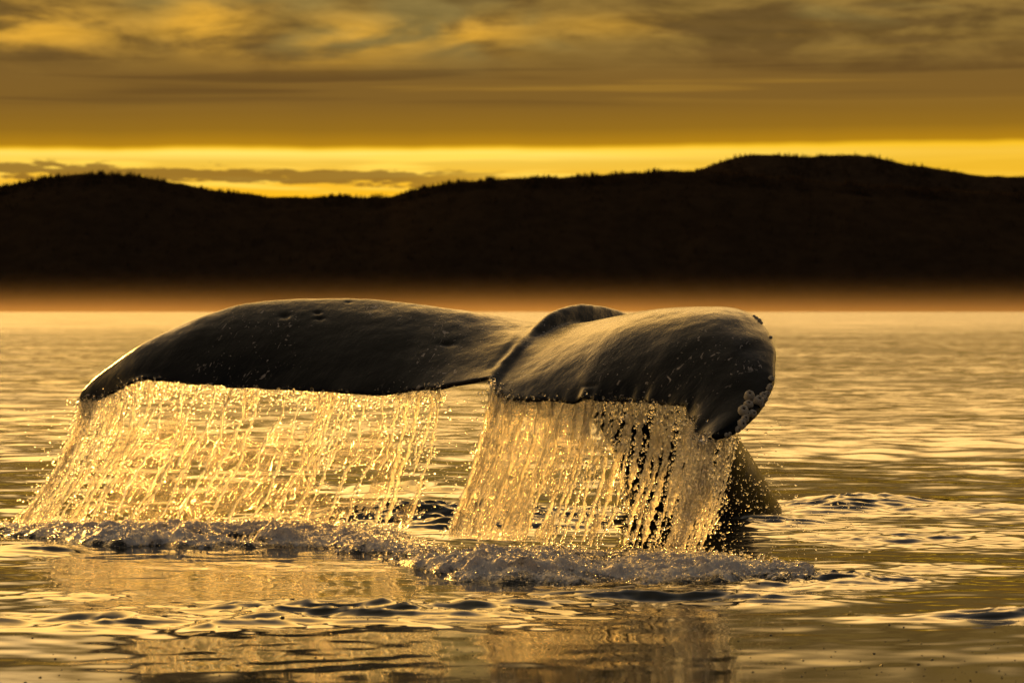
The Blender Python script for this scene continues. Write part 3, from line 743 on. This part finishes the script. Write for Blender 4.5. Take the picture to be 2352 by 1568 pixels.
def curtain(label, prm, u0, u1, spots, n_drop, dens_u, mat, holes, top_fringe, seed):
    g = np.random.default_rng(seed)
    root = bpy.data.objects.new('water_curtain', None); COL.objects.link(root)
    tag(root, label, 'water curtain', 'curtains of water falling from the flukes')
    dpos, drad = [], []
    # streams
    for i, (us, t0, t1, r0) in enumerate(spots):
        nseg = max(int(90*(t1-t0)), 14)
        t = np.linspace(t0, t1, nseg)
        wob = 0.10*perlin(t*3.2, us*7.7, seed) + 0.035*perlin(t*11, us*3.1, seed+2)
        P = fall(us + wob, t, prm)
        P[:, 1] += 0.05*perlin(t*3.0, us*5.0, seed+5)
        lump = 0.55 + 0.75*np.abs(perlin(t*30, us*11, seed)) + 0.5*perlin(t*9, us*2, seed+1)
        ends = smooth(t, t0, t0+0.05)*(1-smooth(t, t1-0.10, t1))
        rad = np.clip(0.9*r0*lump, 0.0015, 1)*(0.12+0.88*ends)
        V, F = tube(P, rad)
        V = V + 0.35*r0*np.stack([perlin(V[:, 0]*70, V[:, 1]*70, V[:, 2]*40), perlin(V[:, 0]*70+9, V[:, 1]*70, V[:, 2]*40), 0*V[:, 0]], 1)
        mesh_np('stream', V, F, stream_mat, root)
        nd = int(n_drop*0.50/len(spots)*(t1-t0)*1.3)
        tt = g.uniform(t0, t1, nd)
        Q = fall(us + np.interp(tt, t, wob), tt, prm); Q[:, 1] += np.interp(tt, t, 0.05*perlin(t*3.0, us*5.0, seed+5))
        sp = r0*g.choice([1.0, 1.6, 3.2], nd, p=[0.50, 0.33, 0.17])[:, None]
        Q += g.normal(size=(nd, 3))*sp*np.array([1.0, 1.2, 0.6])
        dpos.append(Q); drad.append(g.gamma(3.0, 0.0017, nd) + 0.0024)
    # spray spread over the whole curtain
    nd = int(n_drop*0.16)
    uu = g.choice(dens_u[0], nd, p=dens_u[1]/dens_u[1].sum()) + g.uniform(-0.06, 0.06, nd)
    tt = g.random(nd)
    Q = fall(np.clip(uu, u0-0.05, u1+0.05), tt, prm); Q += g.normal(size=(nd, 3))*np.array([0.05, 0.07, 0.03])
    dpos.append(Q); drad.append(g.gamma(2.2, 0.0015, nd) + 0.0015)
    # dense fringe just below the skin
    nd = int(n_drop*0.24*top_fringe)
    uu = g.choice(dens_u[0], nd, p=dens_u[1]/dens_u[1].sum()) + g.uniform(-0.06, 0.06, nd)
    tt = np.abs(g.normal(0, 0.085, nd))
    Q = fall(np.clip(uu, u0, u1), tt, prm); Q += g.normal(size=(nd, 3))*np.array([0.012, 0.03, 0.008])
    dpos.append(Q); drad.append(g.gamma(3.0, 0.0017, nd) + 0.002)
    P = np.concatenate(dpos); r = np.concatenate(drad)
    ok = P[:, 2] > 0.01; P, r = P[ok], r[ok]
    d = drops_mesh('droplets', P, r, drop_mat, root, 1 + 0.5*g.random(len(P)))
    tag(d, kind='stuff')
    # thin sheet between the streams
    nu_, nt_ = int((u1-u0)*42), 120
    us = np.linspace(u0, u1, nu_); ts = np.linspace(0.01, 1.0, nt_)
    UU, TT = np.meshgrid(us, ts, indexing='ij')
    wob = 0.10*perlin(TT*3.2, UU*2.2, seed) + 0.04*perlin(TT*9, UU*3.1, seed+2)
    P = fall(UU + wob*0.6, TT, prm)
    lat = fbm(UU*3.2 + 0.5*wob*5, TT*2.0, seed*1.3, 4)
    P[..., 1] += 0.045*lat + 0.012*perlin(UU*14, TT*7, seed)
    P[..., 0] += 0.010*perlin(UU*6, TT*9, seed+9)
    cov = holes(UU, TT) + 0.42*fbm(UU*2.4, TT*3.0 , seed+3.3, 4) + 0.10*perlin(UU*16, TT*16, seed)
    F = grid_faces(nu_, nt_)
    keep = (cov.ravel()[F] > 0).all(1)
    F = F[keep]
    used = np.unique(F); remap = -np.ones(nu_*nt_, int); remap[used] = np.arange(len(used))
    # two skins 5 mm apart make the sheet a closed film of water
    V = P.reshape(-1, 3)[used]; F = remap[F]
    o = tag(mesh_np('sheet', V, F, mat, root), kind='stuff')
    so_ = o.modifiers.new('film', 'SOLIDIFY'); so_.thickness = 0.006; so_.offset = 0
    return root

g0 = np.random.default_rng(11)
left_main = [0.12,0.2,0.3,0.38,0.45,0.62,0.8,1.0,1.2,1.45,1.62,1.85,2.05,2.3,2.42,2.62,2.85,3.05,3.25,3.5,3.72,3.95,4.2,4.42,4.65,4.9,5.12,5.32,5.52,5.72,5.95]
spots = []
for k, u_ in enumerate(left_main):
    spots.append((u_ + g0.normal(0, 0.02), 0.0, 1.0 if g0.random() < 0.85 else g0.uniform(0.55, 0.9), g0.choice([0.008, 0.012, 0.017, 0.021])))
for k in range(20):
    t0_ = abs(g0.normal(0, 0.25)); t1_ = min(t0_ + g0.uniform(0.15, 0.5), 1)
    if t0_ < 0.8: spots.append((g0.uniform(0.05, 5.7), t0_, t1_, g0.uniform(0.005, 0.010)))
ud = np.linspace(0.0, 6.05, 300)
def holes_left(U, T):
    h = -0.16 + 0.26*smooth(T, 0.12, 0.45) - 0.25*smooth(U, 5.1, 5.9) - 0.15*(1-smooth(U, 0.0, 0.25))
    return h
curtain('long golden curtain of dripping streams below the left fluke', prm_left, 0.0, 6.0, spots, 9500, (ud, 0.5 + 1.8*np.exp(-ud/0.8)), thin_mat, holes_left, 1.0, 31)

spots = []
for u_ in [7.3, 7.55, 7.8, 8.05, 8.3, 8.6, 8.9, 9.2, 9.45, 9.75, 9.95, 10.1, 10.3, 10.5, 10.7, 10.95, 11.15, 11.35, 11.6, 11.8, 12.05, 12.3, 12.6, 13.0, 13.4, 14.0, 14.6, 15.1, 15.6, 16.0, 16.25, 16.5, 16.75, 17.0]:
    spots.append((u_ + g0.normal(0, 0.03), 0.0, 1.0 if g0.random() < 0.85 else g0.uniform(0.6, 0.9), g0.choice([0.008, 0.012, 0.016, 0.020])*(1.35 if 10 < u_ < 13 else 1.0)))
for k in range(26):
    t0_ = abs(g0.normal(0, 0.3)); t1_ = min(t0_ + g0.uniform(0.15, 0.5), 1)
    if t0_ < 0.8: spots.append((g0.uniform(7.5, 16.9), t0_, t1_, g0.uniform(0.005, 0.011)))
ud = np.linspace(7.3, 17.1, 300)
def holes_right(U, T):
    h = 0.34 - 0.40*np.exp(-((U-9.65)/0.35)**2)*smooth(T, 0.25, 0.5) - 0.46*smooth(U, 9.9, 10.3)
    return h - 0.25*(1-smooth(U, 7.3, 7.6))
curtain('short dense amber curtain of water below the right fluke, in front of the tail stock', prm_right, 7.35, 17.1, spots, 10000, (ud, np.ones(300)), thick_mat, holes_right, 0.8, 47)

# loose spray in the air between and beside the two curtains
g = np.random.default_rng(77)
def cloud(n_, px0, px1, py0, py1, Y0, Y1, r):
    q = at(g.uniform(px0, px1, n_), g.uniform(py0, py1, n_), g.uniform(Y0, Y1, n_)).T
    return q, g.gamma(2.0, r, n_) + 0.0012
parts = [cloud(420, 950, 1150, 880, 1180, 16.2, 16.9, 0.0012), cloud(160, 1690, 1800, 960, 1180, 14.9, 15.6, 0.0013), cloud(300, 1640, 1830, 1090, 1260, 15.2, 17.0, 0.0011), cloud(140, 40, 250, 930, 1180, 17.2, 17.8, 0.0012), cloud(220, 1830, 2000, 1150, 1320, 15.0, 17.0, 0.0012)]
sp_ = drops_mesh('spray', np.concatenate([p[0] for p in parts]), np.concatenate([p[1] for p in parts]), drop_mat)
tag(sp_, 'loose golden droplets flying around the flukes', 'spray', kind='stuff')

# ------------------------------------------------------------------ foam where the water lands
def foam_material():
    m, n = mat_new('sea_foam')
    pos = n.n('ShaderNodeNewGeometry').outputs['Position']
    a = n.noise(pos, 7.0, 6.0, 0.62, 0.6)
    at_ = n.n('ShaderNodeAttribute'); at_.attribute_name = 'cover'; cvr = at_.outputs['Fac']
    b_ = n.noise(pos, 55.0, 4.0, 0.65)
    vor = n.n('ShaderNodeTexVoronoi'); n.put(vor.inputs['Vector'], pos); vor.inputs['Scale'].default_value = 70.0
    h = n.m('ADD', n.m('MULTIPLY', b_, 0.7), n.m('MULTIPLY', vor.outputs['Distance'], 0.5))
    nb = bump(n, h, 0.6, 0.010)
    d = principled(n, Base_Color=(0.90, 0.87, 0.85, 1), Roughness=0.4); n.put(d.inputs['Normal'], nb)
    t = n.n('ShaderNodeBsdfTranslucent'); t.inputs[0].default_value = (0.75, 0.68, 0.62, 1); n.put(t.inputs['Normal'], nb)
    m1 = n.n('ShaderNodeMixShader'); m1.inputs[0].default_value = 0.35
    n.t.links.new(d.outputs[0], m1.inputs[1]); n.t.links.new(t.outputs[0], m1.inputs[2])
    wt = principled(n, Base_Color=(0.03, 0.03, 0.028, 1), Roughness=0.08, IOR=1.33); n.put(wt.inputs['Normal'], bump(n, h, 0.35, 0.02))
    m2 = n.n('ShaderNodeMixShader'); n.put(m2.inputs[0], n.step(n.m('ADD', n.m('MULTIPLY', a, 0.75), n.m('MULTIPLY', b_, 0.35)), n.m('MULTIPLY_ADD', cvr, -0.46, 0.70), n.m('MULTIPLY_ADD', cvr, -0.46, 0.88)))
    n.t.links.new(wt.outputs[0], m2.inputs[1]); n.t.links.new(m1.outputs[0], m2.inputs[2])
    finish(n, m2.outputs[0]); return m
foam_mat = foam_material()
froth_mat, n = mat_new('froth_bubble')
finish(n, principled(n, Base_Color=(0.80, 0.76, 0.73, 1), Roughness=0.25, IOR=1.33).outputs[0])

def foam_bank(label, spine, seed):
    """spine rows: (px, py of the near foot, depth of the bank in m, height in m)"""
    sp = np.array(spine, float)
    nx_, ny_ = 620, 160
    s = np.linspace(0, len(sp)-1, nx_)
    row = interp(np.column_stack([np.arange(len(sp)), sp[:, :3]]), s)
    hh = np.interp(s, np.arange(len(sp)), sp[:, 3])
    Yf = CAM_H*FPX/(row[:, 1]-HORIZON); Xf = (row[:, 0]-1176)*Yf/FPX
    t = np.linspace(0, 1, ny_)
    X = np.repeat(Xf[:, None], ny_, 1); Y = Yf[:, None] + row[:, 2][:, None]*t[None]
    X = X + 0.10*perlin(X*2, Y*2, seed); Y = Y + 0.16*fbm(X*1.7, Y*0.6, seed, 3)*(1-t)[None]
    pr = smooth(t, 0.0, 0.24)*(1 - 0.70*smooth(t, 0.35, 1.0))
    lump = 1.9*np.abs(fbm(X*2.3, Y*2.3, seed+1, 2)); lump2 = 2.0*np.abs(perlin(X*6.5, Y*6.5, seed+2)) - 0.4; l3 = 2*np.abs(perlin(X*15, Y*15, seed+3)) - 0.4; l4 = 2*np.abs(perlin(X*33, Y*33, seed+4)) - 0.4
    brk = smooth(fbm(X*1.5, Y*1.9, seed+11, 3), -0.75, 0.15)
    z = 0.60*hh[:, None]*pr[None]*brk*(0.58 + 0.24*lump + 0.30*lump2 + 0.16*l3 + 0.07*l4) - 0.02*(1-brk)
    ends = smooth(s, 0, 0.5)*(1-smooth(s, len(sp)-1.4, len(sp)-1))
    z = z*ends[:, None]
    base = sea_h(X, Y, np.full(X.shape, 0.05))
    edge_ = np.minimum(t, 1-t)[None]
    z = base + z - 0.05*(1 - smooth(edge_, 0, 0.10)) - 0.03*(1-ends)[:, None]
    # push lumps sideways for overhanging billows
    X2 = X + 0.03*perlin(X*6, Y*6, seed+7)*pr[None]; Y2 = Y - 0.05*lump2*pr[None]
    V = np.stack([X2, Y2, z], 2)
    o = mesh_np('foam', V.reshape(-1, 3), grid_faces(nx_, ny_), foam_mat)
    cov = (smooth(t, 0.0, 0.17)*(1-smooth(t, 0.72, 1.0)))[None]*brk*ends[:, None]*(0.55+0.45*np.clip(hh/0.15, 0, 1))[:, None]
    o.data.attributes.new('cover', 'FLOAT', 'POINT').data.foreach_set('value', cov.astype(np.float32).ravel())
    tag(o, label, 'foam', kind='stuff')
    gg = np.random.default_rng(seed)
    cnt = 4500
    i, j = gg.integers(0, nx_, cnt), gg.integers(4, ny_, cnt)
    P = V[i, j] + gg.normal(size=(cnt, 3))*np.array([0.01, 0.02, 0.012]); P[:, 2] += np.abs(gg.normal(0, 0.022, cnt))*(gg.random(cnt) < 0.5)
    i, j = gg.integers(8, nx_-8, 9000), gg.integers(6, ny_-3, 9000)
    kq = cov[i, j] > 0.35; i, j = i[kq], j[kq]; nq = len(i)
    Q = V[i, j] + gg.normal(size=(nq, 3))*np.array([0.006, 0.012, 0.004])
    fbub = drops_mesh('foam_bubbles', Q, gg.gamma(2.2, 0.0013, nq) + 0.0015, froth_mat, o)
    tag(fbub, kind='stuff')
    return P, gg.gamma(2.4, 0.0016, cnt) + 0.0015
p1 = foam_bank('low bank of churned foam where the left curtain lands', [(-120,1236,0.75,0.05),(0,1240,1.20,0.09),(120,1250,1.50,0.14),(280,1266,1.80,0.19),(450,1268,1.95,0.17),(580,1264,1.95,0.20),(700,1260,1.80,0.14),(800,1268,1.80,0.12),(900,1282,1.65,0.11),(990,1290,1.35,0.07)], 5)
p2 = foam_bank('nearer bank of churned foam where the right curtain lands', [(740,1275,0.90,0.05),(850,1290,1.35,0.12),(960,1312,1.65,0.17),(1060,1334,1.95,0.20),(1180,1345,2.25,0.20),(1300,1348,2.40,0.18),(1400,1350,2.40,0.13),(1520,1352,2.40,0.15),(1640,1353,2.25,0.18),(1740,1352,1.95,0.17),(1820,1345,1.35,0.11),(1880,1336,0.90,0.05)], 9)
fd = drops_mesh('splash_drops', np.concatenate([p1[0], p2[0]]), np.concatenate([p1[1], p2[1]]), drop_mat)
tag(fd, 'small drops and bubbles bouncing off the foam', 'splash', kind='stuff')

# bubbles and crumbs floating on the near water
bm_, n = mat_new('floating_bubble')
finish(n, principled(n, Base_Color=(0.05, 0.045, 0.04, 1), Roughness=0.12, IOR=1.33).outputs[0])
g = np.random.default_rng(15)
pxs, pys = g.uniform(-100, 2450, 420), 1568 - np.abs(g.normal(0, 75, 420))
sel = pys > 1400; pxs, pys = pxs[sel], pys[sel]
gx, gy = ground(pxs, pys)
pz_ = sea_h(gx, gy, np.full(gx.shape, 0.04))
fb = drops_mesh('floating_bubbles', np.stack([gx, gy, pz_ + 0.001], 1), g.gamma(2.0, 0.0011, len(gx)) + 0.0012, bm_, None, np.full(len(gx), 0.6))
tag(fb, 'dark bubbles and crumbs floating on the near water', 'bubbles', kind='stuff')
